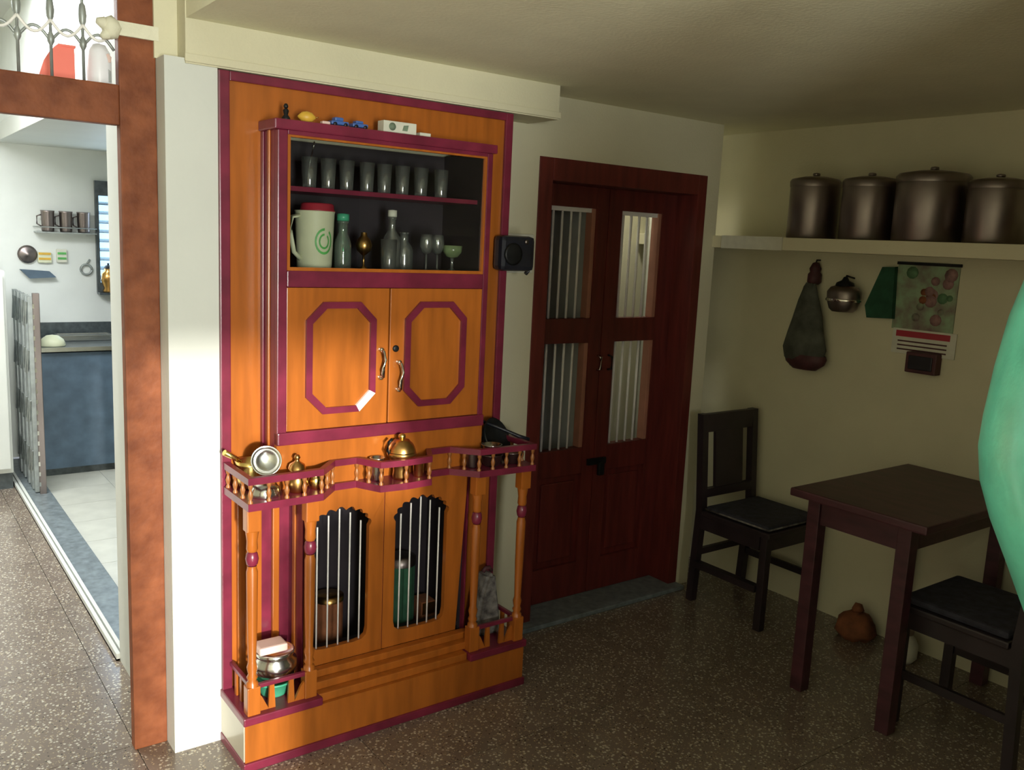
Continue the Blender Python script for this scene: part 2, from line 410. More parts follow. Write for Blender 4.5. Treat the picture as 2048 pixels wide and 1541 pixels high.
part('label_patch', B().prism([(.609, 2.02), (.626, 2.02), (.626, 2.05), (.615, 2.06)], 2.853, 2.8565, 'xz'), 'greymetal', c, 'grey printed mark')

# ------------------------------------------------------------------ kitchen furniture
kc = thing('kitchen_counter', 'blue-grey kitchen counter with dark stone top beneath the window', 'counter', (1.6, 6.1, 0))
part('front_panel', B().box(.885, 2.58, 6.12, 6.16, .05, .795), 'blue', kc)
part('plinth', B().box(.885, 2.58, 6.15, 6.7, 0, .05), 'darkstone', kc)
part('worktop', B().box(.87, 2.59, 6.10, 6.748, .81, .83), 'darkstone', kc)
part('edge_highlight', B().box(.87, 2.6, 6.092, 6.102, .806, .832), 'steel', kc, 'pale strip drawn as the edge highlight')  # steel strip draws the highlight along the worktop's front edge
part('backsplash', B().box(.87, 2.59, 6.735, 6.748, .83, .925), 'darkstone', kc)
b = B().lathe([(.075, 0), (.078, .006), (.066, .04), (.035, .064), (0, .07)], (.975, 6.22, .831), 20)
single('bowl', b, 'cream', 'cream upturned bowl at the left end of the kitchen counter', 'bowl', (.975, 6.22, .831))
b = B().box(1.05, 1.37, 6.42, 6.56, .831, .865, .006); b.ring([(1.04, 6.41), (1.38, 6.41), (1.38, 6.57), (1.04, 6.57)], [(1.055, 6.425), (1.365, 6.425), (1.365, 6.555), (1.055, 6.555)], .862, .868, 'xy')
single('tray', b, 'steel', 'long steel tray lying on the dark kitchen counter', 'tray', (1.2, 6.5, .831))
rk = thing('cup_rack', 'thin wall rack holding three steel cups on the kitchen wall', 'rack', (1.15, 6.70, 1.535))
part('rack_board', B().box(.97, 1.34, 6.64, 6.749, 1.532, 1.54), 'greymetal', rk)
part('rack_rail', B().tube([(.97, 6.75, 1.57), (.97, 6.642, 1.57), (1.34, 6.642, 1.57), (1.34, 6.75, 1.57)], .004, 6), 'greymetal', rk)
cup0 = None
for k, (x, lb) in enumerate(((1.05, 'leftmost steel cup on the kitchen wall rack'), (1.16, 'middle steel cup on the kitchen wall rack'), (1.27, 'rightmost steel cup on the kitchen wall rack, nearest the window'))):
    if cup0 is None:
        cup0 = thing('steel_cup', lb, 'cup', (x, 6.705, 1.54), 'steel cups on the kitchen wall rack')
        part('cup_body', B().lathe([(0, .0), (.035, .0), (.038, .01), (.041, .13), (.044, .14), (.040, .14), (.036, .012), (0, .008)], (x, 6.705, 1.54), 18), 'dullsteel', cup0)
        part('handle', B().tube([(x - .04, 6.705, 1.65), (x - .065, 6.705, 1.64), (x - .065, 6.705, 1.59), (x - .04, 6.705, 1.575)], .005, 6), 'dullsteel', cup0)
    else: dup(cup0, (x, 6.705, 1.54), lb)
b = B().lathe([(0, 0), (.055, .004), (.06, .012), (.045, .02), (.012, .028), (0, .04)], (.925, 6.744, 1.385), 20, axis=(0, -1, 0))
single('pan_lid', b, 'dullsteel', 'round grey pan lid hung on the kitchen wall left of the packets', 'lid', (.925, 6.745, 1.385))
for (x0, x1, z0, z1, m, lb) in ((.985, 1.07, 1.33, 1.40, 'cream', 'small cream packet pinned to the kitchen wall'), (1.10, 1.165, 1.335, 1.425, 'green', 'small green striped packet pinned to the kitchen wall')):
    t = thing('packet', lb, 'packet', ((x0 + x1) / 2, 6.745, z0))
    part('packet_body', B().box(x0, x1, 6.725, 6.749, z0, z1, .006), m if m == 'cream' else 'paper', t)
    for k in range(2): part('stripe', B().box(x0 + .006, x1 - .006, 6.722, 6.7255, z0 + .02 + k * .034, z0 + .035 + k * .034), 'yellow' if m == 'cream' else 'green', t)
b = B().tube([(1.285 + .035 * math.cos(a * PI / 8), 6.738, 1.29 + .035 * math.sin(a * PI / 8)) for a in range(17)], .008, 6)
b.tube([(1.285, 6.738, 1.325), (1.31, 6.742, 1.36)], .006, 6)
single('towel_ring', b, 'greymetal', 'small grey ring hook on the kitchen wall beside the window', 'hook', (1.285, 6.74, 1.29))
b = B().prism([(.875, 1.285), (1.05, 1.275), (1.09, 1.235), (.93, 1.225)], 6.70, 6.749, 'xz')
single('wall_shelf', b, 'blue', 'small blue-grey tapered wall shelf beside the folded gate', 'shelf', (.95, 6.72, 1.225))
t = thing('copper_pot', 'small copper coloured pot standing in the kitchen window corner', 'pot', (1.42, 6.71, 1.13))
part('pot_body', B().lathe([(0, 0), (.035, 0), (.04, .01), (.03, .03), (.05, .08), (.045, .13), (.025, .15), (.03, .165), (0, .165)], (1.42, 6.705, 1.135), 16), 'copper', t)
part('pot_lid', B().lathe([(.03, .165), (.02, .185), (.006, .19), (.008, .20), (0, .205)], (1.42, 6.705, 1.135), 16), 'iron', t)
part('stand', B().box(1.352, 1.50, 6.66, 6.749, 1.12, 1.135), 'darkstone', t)

# folded collapsible gate in the kitchen opening
g = thing('folding_gate', 'grey collapsible metal gate folded back at the far end of the kitchen opening', 'gate', (.79, 6.1, 0))
for k in range(9):
    y = 5.74 + .075 * k; x = .79 - .004 * (k % 2)
    part('gate_bar', B().box(x - .012, x + .012, y - .012, y + .012, .02, 1.18), 'greymetal', g)
for k in range(8):
    y = 5.74 + .075 * k
    for z in (.12, .42, .72, 1.0):
        part('lattice_strip', B().tube([(.80, y, z), (.80, y + .075, z + .15)], .006, 4), 'greymetal', g)
        part('lattice_strip', B().tube([(.775, y, z + .15), (.775, y + .075, z)], .006, 4), 'greymetal', g)
part('edge_post', B().box(.80, .835, 5.70, 5.735, 0, 1.20, .003), 'dullsteel', g, 'notched pale edge post')
for k in range(18): part('notch', B().box(.797, .806, 5.697, 5.7, .06 + k * .062, .085 + k * .062), 'chrome', g)
fr = thing('white_cabinet', 'plain white low cabinet at the far end of the passage', 'cabinet', (.5, 6.2, 0))
part('cabinet_body', B().box(.10, .695, 5.93, 6.5, .10, 1.315, .008), 'white', fr)
part('cabinet_door', B().box(.115, .68, 5.905, 5.93, .13, 1.29, .006), 'white', fr)
part('plinth', B().box(.12, .69, 5.95, 6.48, 0, .10), 'darkstone', fr)

# ------------------------------------------------------------------ double door with barred openings
dr = struct('door_2')
DY = 2.92
part('frame_stile', B().box(2.166, 2.235, W - .004, 2.955, 0, 1.953, .003), 'doorwood', dr)
part('frame_stile', B().box(3.075, 3.13, W - .004, 2.955, 0, 1.953, .003), 'doorwood', dr)
part('frame_head', B().box(2.235, 3.075, W - .004, 2.955, 1.865, 1.953, .003), 'doorwood', dr)
part('threshold', B().box(2.15, 3.13, 2.74, 2.96, 0, .02, .004), 'granite', dr)
CX = 2.655
def leaf(x0, x1, wx0, wx1):
    p = dr
    y0, y1 = DY, DY + .045
    z0, z1 = .022, 1.865
    part('leaf_stile', B().box(x0, wx0, y0, y1, z0, z1, .002), 'doorwood', p)
    part('leaf_stile', B().box(wx1, x1, y0, y1, z0, z1, .002), 'doorwood', p)
    for a, c in ((1.775, z1), (1.195, 1.302), (.60, .720), (z0, .18)):
        part('leaf_rail', B().box(wx0, wx1, y0, y1, a, c, .002), 'doorwood', p)
    pn = part('door_panel', B().box(wx0, wx1, y0 + .018, y1 - .01, .18, .60), 'doorwood', p)
    part('panel_field', B().box(wx0 + .03, wx1 - .03, y0 + .008, y0 + .02, .21, .57, .005), 'doorwood', pn)
    for za, zb in ((1.302, 1.775), (.72, 1.195)):
        for k in range(4):
            x = wx0 + .027 + .049 * k
            part('window_bar', B().tube([(x, y0 + .022, za), (x, y0 + .022, zb)], .0058, 8), 'rod', p)
        part('lit_stile_edge', B().box(wx1 - .020, wx1 + .001, y0 + .006, y1 + .004, za, zb, .003), 'lit_edge_wood', p)  # stile edge coloured paler to look lit from the left
        if za > 1.2: part('bar_rail', B().box(wx0, wx1, y0 + .012, y0 + .03, zb - .018, zb), 'rod', p)
leaf(2.235, CX - .002, 2.335, 2.585)
leaf(CX + .002, 3.075, 2.735, 2.985)
part('door_handle', B().tube([(2.64, DY, 1.135), (2.64, DY - .025, 1.13), (2.64, DY - .025, 1.075), (2.64, DY, 1.07)], .005, 8), 'chrome', dr)
part('door_handle', B().tube([(2.705, DY, 1.135), (2.705, DY - .025, 1.13), (2.705, DY - .025, 1.075), (2.705, DY, 1.07)], .005, 8), 'iron', dr)
part('hasp', B().box(2.61, 2.72, DY - .014, DY, .635, .665, .003).box(2.665, 2.70, DY - .03, DY - .012, .585, .65, .006), 'iron', dr)

# store room behind the door
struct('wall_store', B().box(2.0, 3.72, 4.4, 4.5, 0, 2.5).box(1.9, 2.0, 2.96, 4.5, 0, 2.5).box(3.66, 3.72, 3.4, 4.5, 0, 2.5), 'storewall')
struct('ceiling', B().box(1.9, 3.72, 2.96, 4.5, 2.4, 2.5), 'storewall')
cu = thing('curtain', 'pale folded curtain hanging behind the right half of the barred door', 'curtain', (3.15, 3.22, 0))
pts = []
for i in range(41):
    t = i / 40; x = 3.135 + .17 * t
    pts.append((x, 3.16 + .016 * math.sin(t * PI * 9)))
poly = pts + [(x, y + .006) for x, y in reversed(pts)]
part('curtain_cloth', B().prism(poly, .15, 2.0, 'xy'), 'paper', cu)
part('curtain_rod', B().tube([(3.0, 3.165, 2.0), (3.40, 3.165, 2.0)], .008, 8), 'iron', cu)

# ------------------------------------------------------------------ the crockery cabinet
CB = thing('crockery_cabinet', 'tall orange and maroon wall cabinet with glazed case and balustraded shelf', 'cabinet', (1.38, 2.62, 0))
PY, UY, LY, FY = 2.62, 2.50, 2.51, 2.41
X0, X1 = .858, 1.892
UX0, UX1 = .987, 1.735
# back panel boards and their borders
part('side_board', B().box(X0, UX0, PY, PY + .018, .0, 2.062), 'wood', CB)
part('side_board', B().box(UX1, X1, PY, PY + .018, .0, 2.062), 'wood', CB)
part('top_board', B().box(UX0, UX1, PY, PY + .018, 1.93, 2.062), 'wood', CB)
part('lower_board', B().box(UX0, 1.096, PY, PY + .018, 0.0, .83), 'maroon', CB)
part('lower_board', B().box(1.682, UX1, PY, PY + .018, 0.0, .83), 'maroon', CB)
part('border', B().box(X0 - .001, .888, PY - .012, PY, .15, 2.062, .003), 'maroon', CB)
part('border', B().box(1.862, X1 + .001, PY - .012, PY, .15, 2.062, .003), 'maroon', CB)
part('border', B().box(.888, 1.862, PY - .012, PY, 2.036, 2.062, .003), 'maroon', CB)
part('return_side', B().box(1.874, X1, PY + .018, 2.799, 0, 2.062), 'wood', CB)
# carcass of the upper part
part('case_side', B().box(UX0, UX0 + .006, UY + .02, 2.79, .842, 1.905), 'maroon', CB)
part('case_lining', B().box(UX0 + .006, UX0 + .018, UY + .02, 2.79, .842, 1.905).box(UX1 - .018, UX1 - .006, UY + .02, 2.79, .842, 1.905), 'inner', CB)  # near-black lining deepens the shade in the case
part('side_bead', B().box(UX0 - .006, UX0, UY + .05, UY + .062, .842, 1.905, .002), 'wood', CB)
part('side_bead', B().box(UX0 - .005, UX0, PY - .02, PY, .842, 1.905, .002), 'maroon', CB)
part('case_side', B().box(UX1 - .006, UX1, UY + .02, 2.79, .842, 1.905), 'maroon', CB)
part('case_top', B().box(UX0 - .012, UX1 + .012, UY - .012, 2.62, 1.905, 1.934, .004), 'maroon', CB)
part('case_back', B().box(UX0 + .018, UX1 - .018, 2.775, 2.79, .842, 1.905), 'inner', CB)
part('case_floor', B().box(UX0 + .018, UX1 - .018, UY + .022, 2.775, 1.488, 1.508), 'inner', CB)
part('case_shelf', B().box(UX0 + .018, UX1 - .018, UY + .055, 2.775, 1.738, 1.752), 'maroon', CB)
part('case_stile', B().box(UX0, UX0 + .030, UY - .004, UY + .02, .978, 1.905, .003), 'maroon', CB)
part('case_stile', B().box(UX1 - .022, UX1, UY - .004, UY + .02, .978, 1.905, .003), 'maroon', CB)
part('case_rail', B().box(UX0 + .03, UX1 - .022, UY - .004, UY + .02, 1.456, 1.505, .003), 'maroon', CB)
part('case_rail', B().box(UX0, UX1, UY - .012, UY + .02, .980, 1.019, .004), 'maroon', CB)
part('case_rail', B().box(UX0 + .03, UX1 - .022, UY - .004, UY + .02, 1.893, 1.906, .002), 'maroon', CB)
# sliding glass with orange beading
gx0, gx1, gz0, gz1 = UX0 + .030, UX1 - .022, 1.505, 1.893
part('glass_bead', B().ring([(gx0, gz0), (gx1, gz0), (gx1, gz1), (gx0, gz1)], [(gx0 + .009, gz0 + .01), (gx1 - .007, gz0 + .01), (gx1 - .007, gz1 - .006), (gx0 + .009, gz1 - .006)], UY - .002, UY + .012), 'wood', CB)
part('glass_pane', B().box(gx0 + .004, gx1 - .004, UY + .006, UY + .009, gz0 + .004, gz1 - .003), 'pane', CB)
# two doors with octagonal maroon mouldings
def octagon(cx, cz, hw, hh, c): return [(cx - hw + c, cz - hh), (cx + hw - c, cz - hh), (cx + hw, cz - hh + c), (cx + hw, cz + hh - c), (cx + hw - c, cz + hh), (cx - hw + c, cz + hh), (cx - hw, cz + hh - c), (cx - hw, cz - hh + c)]
SEAM = 1.360
for (a, c, hx, hz, ox, side) in ((UX0 + .030, SEAM - .0025, 1.332, 1.215, 1.193, 0), (SEAM + .0025, UX1 - .022, 1.397, 1.172, 1.532, 1)):
    d = part('door', B().box(a, c, UY - .002, UY + .016, 1.020, 1.455, .002), 'wood', CB)
    o1, o2 = octagon(ox, 1.240, .117, .173, .055), octagon(ox, 1.240, .097, .153, .046)
    # eight lengths of moulding, one of them missing its maroon facing at the lower right of the left door
    for i in range(8):
        j = (i + 1) % 8
        bb = B().prism([o1[i], o1[j], o2[j], o2[i]], UY - .012, UY - .002, 'xz')
        if side == 0 and i == 1: part('moulding', bb, 'rod', d, 'bare pale length of moulding')
        else: part('moulding', bb, 'maroon', d)
    hb = B().tube([(hx, UY, hz + .045), (hx, UY - .02, hz + .04), (hx + .004, UY - .026, hz + .015), (hx - .003, UY - .026, hz - .015), (hx, UY - .02, hz - .04), (hx, UY, hz - .045)], [.006, .006, .005, .006, .006, .006], 8)
    hb.lathe([(0, 0), (.009, 0), (.007, .01), (0, .012)], (hx, UY - .002, hz + .045), 10, axis=(0, -1, 0)); hb.lathe([(0, 0), (.009, 0), (.007, .01), (0, .012)], (hx, UY - .002, hz - .045), 10, axis=(0, -1, 0))
    part('handle', hb, 'chrome', d, 'pale chrome bow handle')
    if side == 1:
        part('lock', B().lathe([(0, 0), (.011, 0), (.011, .004), (.007, .006), (0, .006)], (1.384, UY - .002, 1.262), 14, axis=(0, -1, 0)), 'iron', d, 'round dark key lock')
part('apron_board', B().box(UX0, UX1, UY - .002, UY + .016, .842, .980), 'wood', CB)
# lower block
LX0, LX1 = 1.078, 1.700
part('block_side', B().box(LX0, LX0 + .006, LY, 2.62, .15, .82), 'maroon', CB)
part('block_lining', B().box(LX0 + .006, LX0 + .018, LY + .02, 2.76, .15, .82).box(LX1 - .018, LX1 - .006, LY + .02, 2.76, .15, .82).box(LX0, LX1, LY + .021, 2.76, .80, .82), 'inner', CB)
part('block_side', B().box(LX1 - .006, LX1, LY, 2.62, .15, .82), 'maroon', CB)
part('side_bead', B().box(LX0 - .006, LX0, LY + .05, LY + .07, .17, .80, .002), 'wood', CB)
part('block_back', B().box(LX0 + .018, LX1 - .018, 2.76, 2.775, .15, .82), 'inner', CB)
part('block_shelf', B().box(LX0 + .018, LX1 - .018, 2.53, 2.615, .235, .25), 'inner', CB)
part('wing_pilaster', B().box(1.018, 1.04, PY - .016, PY, .16, .80, .003), 'wood', CB)
part('wing_pilaster', B().box(.905, .93, PY - .014, PY, .16, .80, .003), 'wood', CB)
part('wing_pilaster', B().box(1.745, 1.767, PY - .016, PY, .16, .80, .003), 'wood', CB)
part('wing_pilaster', B().box(1.825, 1.847, PY - .014, PY, .16, .80, .003), 'wood', CB)
def scallop_opening(cx, hw, zb, zs, zt, n=9):
    pts = [(cx - hw + .02, zb), (cx - hw * .5, zb - .004), (cx + hw * .5, zb - .004), (cx + hw - .02, zb), (cx + hw - .005, zb + .012), (cx + hw, zb + .035)]
    # scalloped arch from right to left
    base = []
    for i in range(n + 1):
        a = PI * i / n; base.append((cx + hw * math.cos(a), zs + (zt - zs) * math.sin(a) ** .8))
    for i in range(n):
        p, q = Vector(base[i]), Vector(base[i + 1]); mdl = (p + q) / 2
        out = (mdl - Vector((cx, zs - .02))).normalized(); L = (q - p).length
        for k in range(5):
            t = k / 5
            pos = p.lerp(q, t) + out * (L * .38) * math.sin(PI * t)
            pts.append((pos.x, pos.y))
    pts.append(base[-1]); pts += [(cx - hw, zb + .035), (cx - hw + .005, zb + .012)]
    return pts
def boxed_outline(inner, x0, x1, z0, z1, cx, cz):
    """pairs every point of the opening with a point on the door's edge, adding the four corners"""
    prs = []
    for (x, z) in inner:
        dx, dz = x - cx, z - cz; best = (1e9, 0)
        for side, num, den in ((0, x1 - cx, dx), (1, z1 - cz, dz), (2, x0 - cx, dx), (3, z0 - cz, dz)):
            if abs(den) > 1e-9 and num / den > 0: best = min(best, (num / den, side))
        prs.append(((x, z), (cx + dx * best[0], cz + dz * best[0]), best[1]))
    corner = {(0, 1): (x1, z1), (1, 2): (x0, z1), (2, 3): (x0, z0), (3, 0): (x1, z0)}
    I, O = [], []
    n = len(prs)
    for k in range(n):
        I.append(prs[k][0]); O.append(prs[k][1])
        key = (prs[k][2], prs[(k + 1) % n][2])
        if key in corner: I.append(prs[k][0]); O.append(corner[key])
    return I, O
for (a, c, ox) in ((LX0 + .004, 1.3635, 1.208), (1.3665, LX1 - .004, 1.510)):
    inn = scallop_opening(ox, .102, .285, .675, .742)
    inn, outl = boxed_outline(inn, a, c, .230, .815, ox, .5)
    d = part('door', B().ring(outl, inn, LY, LY + .02), 'wood', CB)
    for k in range(5):
        x = ox - .076 + .038 * k
        part('bar', B().tube([(x, LY + .011, .275), (x, LY + .011, .745 - .05 * abs(k - 2) ** 1.5 / 2.83 * 1.0)], .0028, 8), 'rod', d)
part('seam_strip', B().box(1.3638, 1.3662, LY + .004, LY + .018, .235, .81), 'maroon', CB)
# base and its stepped front
part('base', B().box(X0, 1.902, FY, PY, .028, .150), 'wood', CB)
part('base_side', B().box(X0 - .003, X0, FY + .004, PY - .002, .03, .148), 'side_reflect', CB, 'side face coloured with a pale reflection')  # pale colour imitates a reflection in the glossy laminate
part('skirting', B().box(X0 - .006, 1.908, FY - .008, PY, 0, .028, .003), 'maroon', CB)
part('step', B().box(1.10, 1.66, FY + .012, LY, .150, .178, .004), 'wood', CB)
part('step', B().box(1.09, 1.69, FY + .040, LY, .178, .205, .004), 'wood', CB)
part('step', B().box(1.08, 1.70, FY + .068, LY, .205, .230, .004), 'wood', CB)
part('wing_edge', B().box(X0 - .006, 1.105, FY - .008, PY, .150, .176, .004), 'maroon', CB)
part('wing_edge', B().box(1.662, 1.910, FY - .008, PY, .150, .176, .004), 'maroon', CB)
# serpentine shelf with balustrade
path = [(.862, 2.392), (1.098, 2.402), (1.172, 2.482), (1.246, 2.484), (1.288, 2.398), (1.38, 2.390), (1.476, 2.398), (1.522, 2.484), (1.596, 2.482), (1.668, 2.402), (1.902, 2.392)]
part('shelf', B().prism([(.862, PY)] + path + [(1.902, PY)], .820, .842, 'xy'), 'maroon', CB)
def offset(path, d):
    out = []
    for i, p in enumerate(path):
        a = Vector(path[max(0, i - 1)]); c = Vector(path[min(len(path) - 1, i + 1)]); t = (c - a).normalized()
        out.append((p[0] - t.y * d, p[1] + t.x * d))
    return out
full = [(.862, PY)] + path + [(1.902, PY)]
inn = [(.880, PY), (.880, 2.411)] + offset(path, .019)[1:-1] + [(1.884, 2.411), (1.884, PY)]
part('rail', B().prism(full + inn[::-1], .898, .918, 'xy'), 'maroon', CB)
bal_me = mesh_of(B().lathe([(.0085, 0), (.0085, .006), (.005, .010), (.0075, .018), (.0095, .026), (.006, .036), (.0045, .042), (.0075, .046), (.0085, .052), (.0085, .058)], (0, 0, 0), 10), 'baluster', 'baluster')
mid = [(.871, PY - .03)] + [(.872, 2.402)] + offset(path, .010)[1:-1] + [(1.892, 2.402), (1.893, PY - .03)]
def along(poly, step):
    pts = []; acc = 0
    for p, q in zip(poly, poly[1:]):
        p, q = Vector(p), Vector(q); L = (q - p).length; n = max(1, round(L / step))
        for k in range(n): pts.append(p.lerp(q, k / n))
    pts.append(Vector(poly[-1])); return pts
for p in along(mid, .062): shared('baluster', bal_me, CB, (p.x, p.y, .841), scale=(.82, .82, 1))
# turned posts of the wings
pm = B(); pm.box(-.021, .021, -.019, .019, .575, .645, .003)
pm.lathe([(.018, .01), (.018, .10), (.012, .108), (.017, .118), (.012, .128), (.0165, .15), (.012, .165), (.0155, .30), (.017, .45), (.0135, .462), (.0135, .468)], (0, 0, 0), 14)
pm.lathe([(.0135, .512), (.017, .52), (.0155, .545), (.02, .576)], (0, 0, 0), 14); pm.box(-.02, .02, -.018, .018, 0, .09, .003)
post_me = mesh_of(pm, 'wood', 'wing_post')
ring_me = mesh_of(B().lathe([(.0135, -.024), (.019, -.018), (.0225, 0), (.019, .018), (.0135, .024)], (0, 0, 0), 14), 'maroon', 'knob')
for (x, y) in ((.886, 2.428), (1.072, 2.438), (1.688, 2.438), (1.876, 2.428)):
    p = shared('wing_post', post_me, CB, (x, y, .176))
    k = link_obj('knob', ring_me, p); k.location = (0, 0, .490); k.scale = (.86, .86, .9)
# low guard rails on the wings
for (xa, xb, xs_) in ((.886, 1.072, .886), (1.688, 1.876, 1.876)):
    part('guard_rail', B().box(min(xa, xb), max(xa, xb), 2.424, 2.438, .252, .266, .003), 'maroon', CB)
    part('guard_rail', B().box(xs_ - .007, xs_ + .007, 2.43, PY, .252, .266, .003), 'maroon', CB)
    for k in range(2): part('guard_slat', B().prism([(xa + .062 + .062 * k - .011, .176), (xa + .062 + .062 * k + .011, .176), (xa + .062 + .062 * k + .007, .252), (xa + .062 + .062 * k - .007, .252)], 2.427, 2.436, 'xz'), 'wood', CB)
    for s, xx in ((1, xa), (-1, xb)): part('gusset', B().prism([(xx + s * .015, .176), (xx + s * .052, .176), (xx + s * .030, .222), (xx + s * .015, .238)], 2.427, 2.437, 'xz'), 'wood', CB)
    for k in range(3): part('guard_slat', B().box(xs_ - .005, xs_ + .005, 2.47 + .045 * k - .008, 2.47 + .045 * k + .008, .176, .252), 'wood', CB)

# ------------------------------------------------------------------ things inside the glazed case
gl0 = None
gx = [1.128, 1.190, 1.252, 1.322, 1.384, 1.450, 1.520, 1.598]
words = ['leftmost', 'second', 'third', 'fourth', 'fifth', 'sixth', 'seventh', 'rightmost']
for k, x in enumerate(gx):
    lb = f'{words[k]} glass tumbler from the left on the upper shelf of the glazed case' if 0 < k < 7 else f'{words[k]} glass tumbler on the upper shelf of the glazed case'
    if gl0 is None:
        gl0 = single('tumbler', B().lathe([(0, .0), (.019, .0), (.0205, .004), (.0245, .092), (.0225, .092), (.019, .012), (0, .010)], (x, 2.60, 1.752), 20), 'glass', lb, 'tumbler', (x, 2.60, 1.752), 'tumblers on the upper glass shelf')
    else: dup(gl0, (x, 2.60, 1.752), lb)
t = thing('spoon', 'thin bright spoon leaning out of the leftmost tumbler in the glazed case', 'spoon', (1.128, 2.60, 1.764))
part('spoon_handle', B().tube([(1.121, 2.60, 1.764), (1.128, 2.595, 1.83), (1.135, 2.59, 1.868)], .0022, 6), 'steel', t)
part('spoon_bowl', B().lathe([(0, -.014), (.006, -.008), (.007, 0), (.005, .01), (0, .014)], (1.137, 2.589, 1.878), 10, axis=(.1, -.05, 1), squash=(1, .4)), 'steel', t)
# lower row
Z = 1.508
t = thing('jug', 'tall cream plastic jug with red lid and green print in the glazed case', 'jug', (1.147, 2.60, Z))
part('jug_body', B().lathe([(0, .0), (.050, .0), (.053, .006), (.060, .17), (.062, .176), (.057, .176), (.05, .01), (0, .008)], (1.147, 2.60, Z), 28), 'cream', t)
part('lid', B().lathe([(.0, .176), (.056, .176), (.052, .18), (.05, .196), (.044, .2), (0, .2)], (1.155, 2.60, Z), 24), 'red', t, 'red lid')
part('handle', B().tube([(1.092, 2.585, Z + .16), (1.064, 2.578, Z + .155), (1.060, 2.577, Z + .10), (1.072, 2.58, Z + .05), (1.095, 2.585, Z + .03)], .007, 8), 'cream', t)
# the printed green swirl follows the wall of the jug
bmk = B()
for rr_, wd in ((.026, .006), (.014, .005)):
    for i in range(20):
        a, c = 2 * PI * i / 20, 2 * PI * (i + 1) / 20
        if i in (3, 4): continue
        q = []
        for (ang, rad) in ((a, rr_), (c, rr_), (c, rr_ + wd), (a, rr_ + wd)):
            u, v = rad * math.cos(ang) * .95, rad * math.sin(ang) * 1.25; hh = .085 + v
            rad_w = .053 + .007 * (hh / .17) + .0012; th = -PI / 2 + .12 + u / rad_w
            q.append((1.147 + rad_w * math.cos(th), 2.60 + rad_w * math.sin(th), Z + hh))
        f = [bmk.bm.verts.new(p) for p in q]; bmk.bm.faces.new(f)
part('printed_mark', bmk, 'green', t, 'green round printed mark')
def bottle(name, x, y, mtl, lb, h, r, neck, capm=None):
    t = thing(name, lb, 'bottle', (x, y, Z))
    part('bottle_body', B().lathe([(0, 0), (r, 0), (r * 1.04, .006), (r * 1.04, h * .52), (r * .9, h * .62), (neck, h * .76), (neck, h * .95), (neck * 1.2, h * .96), (neck * 1.2, h), (neck * .8, h), (neck * .8, h * .75), (r * .85, h * .5), (r * .9, .01), (0, .008)], (x, y, Z), 20), mtl, t)
    if capm: part('cap', B().lathe([(0, h + .001), (neck * 1.3, h + .001), (neck * 1.3, h + .022), (0, h + .024)], (x, y, Z), 14), capm, t)
    return t
bottle('bottle', 1.242, 2.60, 'greenglass', 'green glass bottle beside the cream jug in the glazed case', .150, .026, .015, 'tealplastic')
t = thing('amber_lamp', 'small round amber glass oil lamp behind glass, right of the green bottle', 'lamp', (1.316, 2.60, Z))
part('lamp_foot', B().lathe([(0, 0), (.016, 0), (.014, .006), (.004, .012), (.004, .045), (.012, .05)], (1.316, 2.60, Z), 14), 'copper', t)
part('lamp_globe', B().lathe([(.010, .05), (.022, .06), (.027, .078), (.021, .096), (.011, .106), (.009, .118)], (1.316, 2.60, Z), 18), 'copper', t)
bottle('bottle', 1.425, 2.615, 'glass', 'clear glass bottle with a pale stopper, tallest on the lower glass shelf', .172, .030, .0115, 'paper')
bottle('bottle', 1.485, 2.64, 'glass', 'short clear glass bottle right of the tall stoppered bottle', .125, .030, .014)
single('tumbler', B().lathe([(0, 0), (.022, 0), (.024, .004), (.027, .10), (.025, .10), (.021, .01), (0, .008)], (1.385, 2.56, Z), 20), 'glass', 'broad clear tumbler on the lower glass shelf before the tall bottle', 'tumbler', (1.385, 2.56, Z))
single('tumbler', B().lathe([(0, 0), (.016, 0), (.018, .004), (.020, .105), (.018, .105), (.015, .01), (0, .008)], (1.062, 2.645, Z), 20), 'glass', 'clear tumbler behind the jug at the left end of the lower glass shelf', 'tumbler', (1.062, 2.645, Z))
wg = None
for x, y, lb in ((1.540, 2.585, 'left wine glass of the two at the right of the lower glass shelf'), (1.592, 2.60, 'right wine glass of the two at the right of the lower glass shelf')):
    if wg is None:
        wg = thing('wine_glass', lb, 'glass', (x, y, Z), 'wine glasses in the glazed case')
        part('foot', B().lathe([(0, 0), (.019, 0), (.018, .003), (.004, .006), (.003, .012), (.003, .055), (0, .055)], (x, y, Z), 16), 'glass', wg)
        part('cup', B().lathe([(0, .055), (.014, .062), (.022, .08), (.0225, .10), (.019, .122), (.0178, .122), (.021, .10), (.020, .08), (.012, .064), (0, .058)], (x, y, Z), 18), 'glass', wg)
    else: dup(wg, (x, y, Z), lb)
t = thing('goblet', 'squat green tinted glass goblet at the right end of the glazed case', 'goblet', (1.652, 2.60, Z))
part('foot', B().lathe([(0, 0), (.02, 0), (.018, .004), (.005, .01), (.005, .04), (.008, .045)], (1.652, 2.60, Z), 16), 'glass', t)
part('cup', B().lathe([(0, .045), (.02, .05), (.032, .066), (.034, .088), (.030, .088), (.018, .06), (0, .052)], (1.652, 2.60, Z), 18), mat('pale_green_glass', (.20, .27, .13), .2, var=.3, scale=20), t)

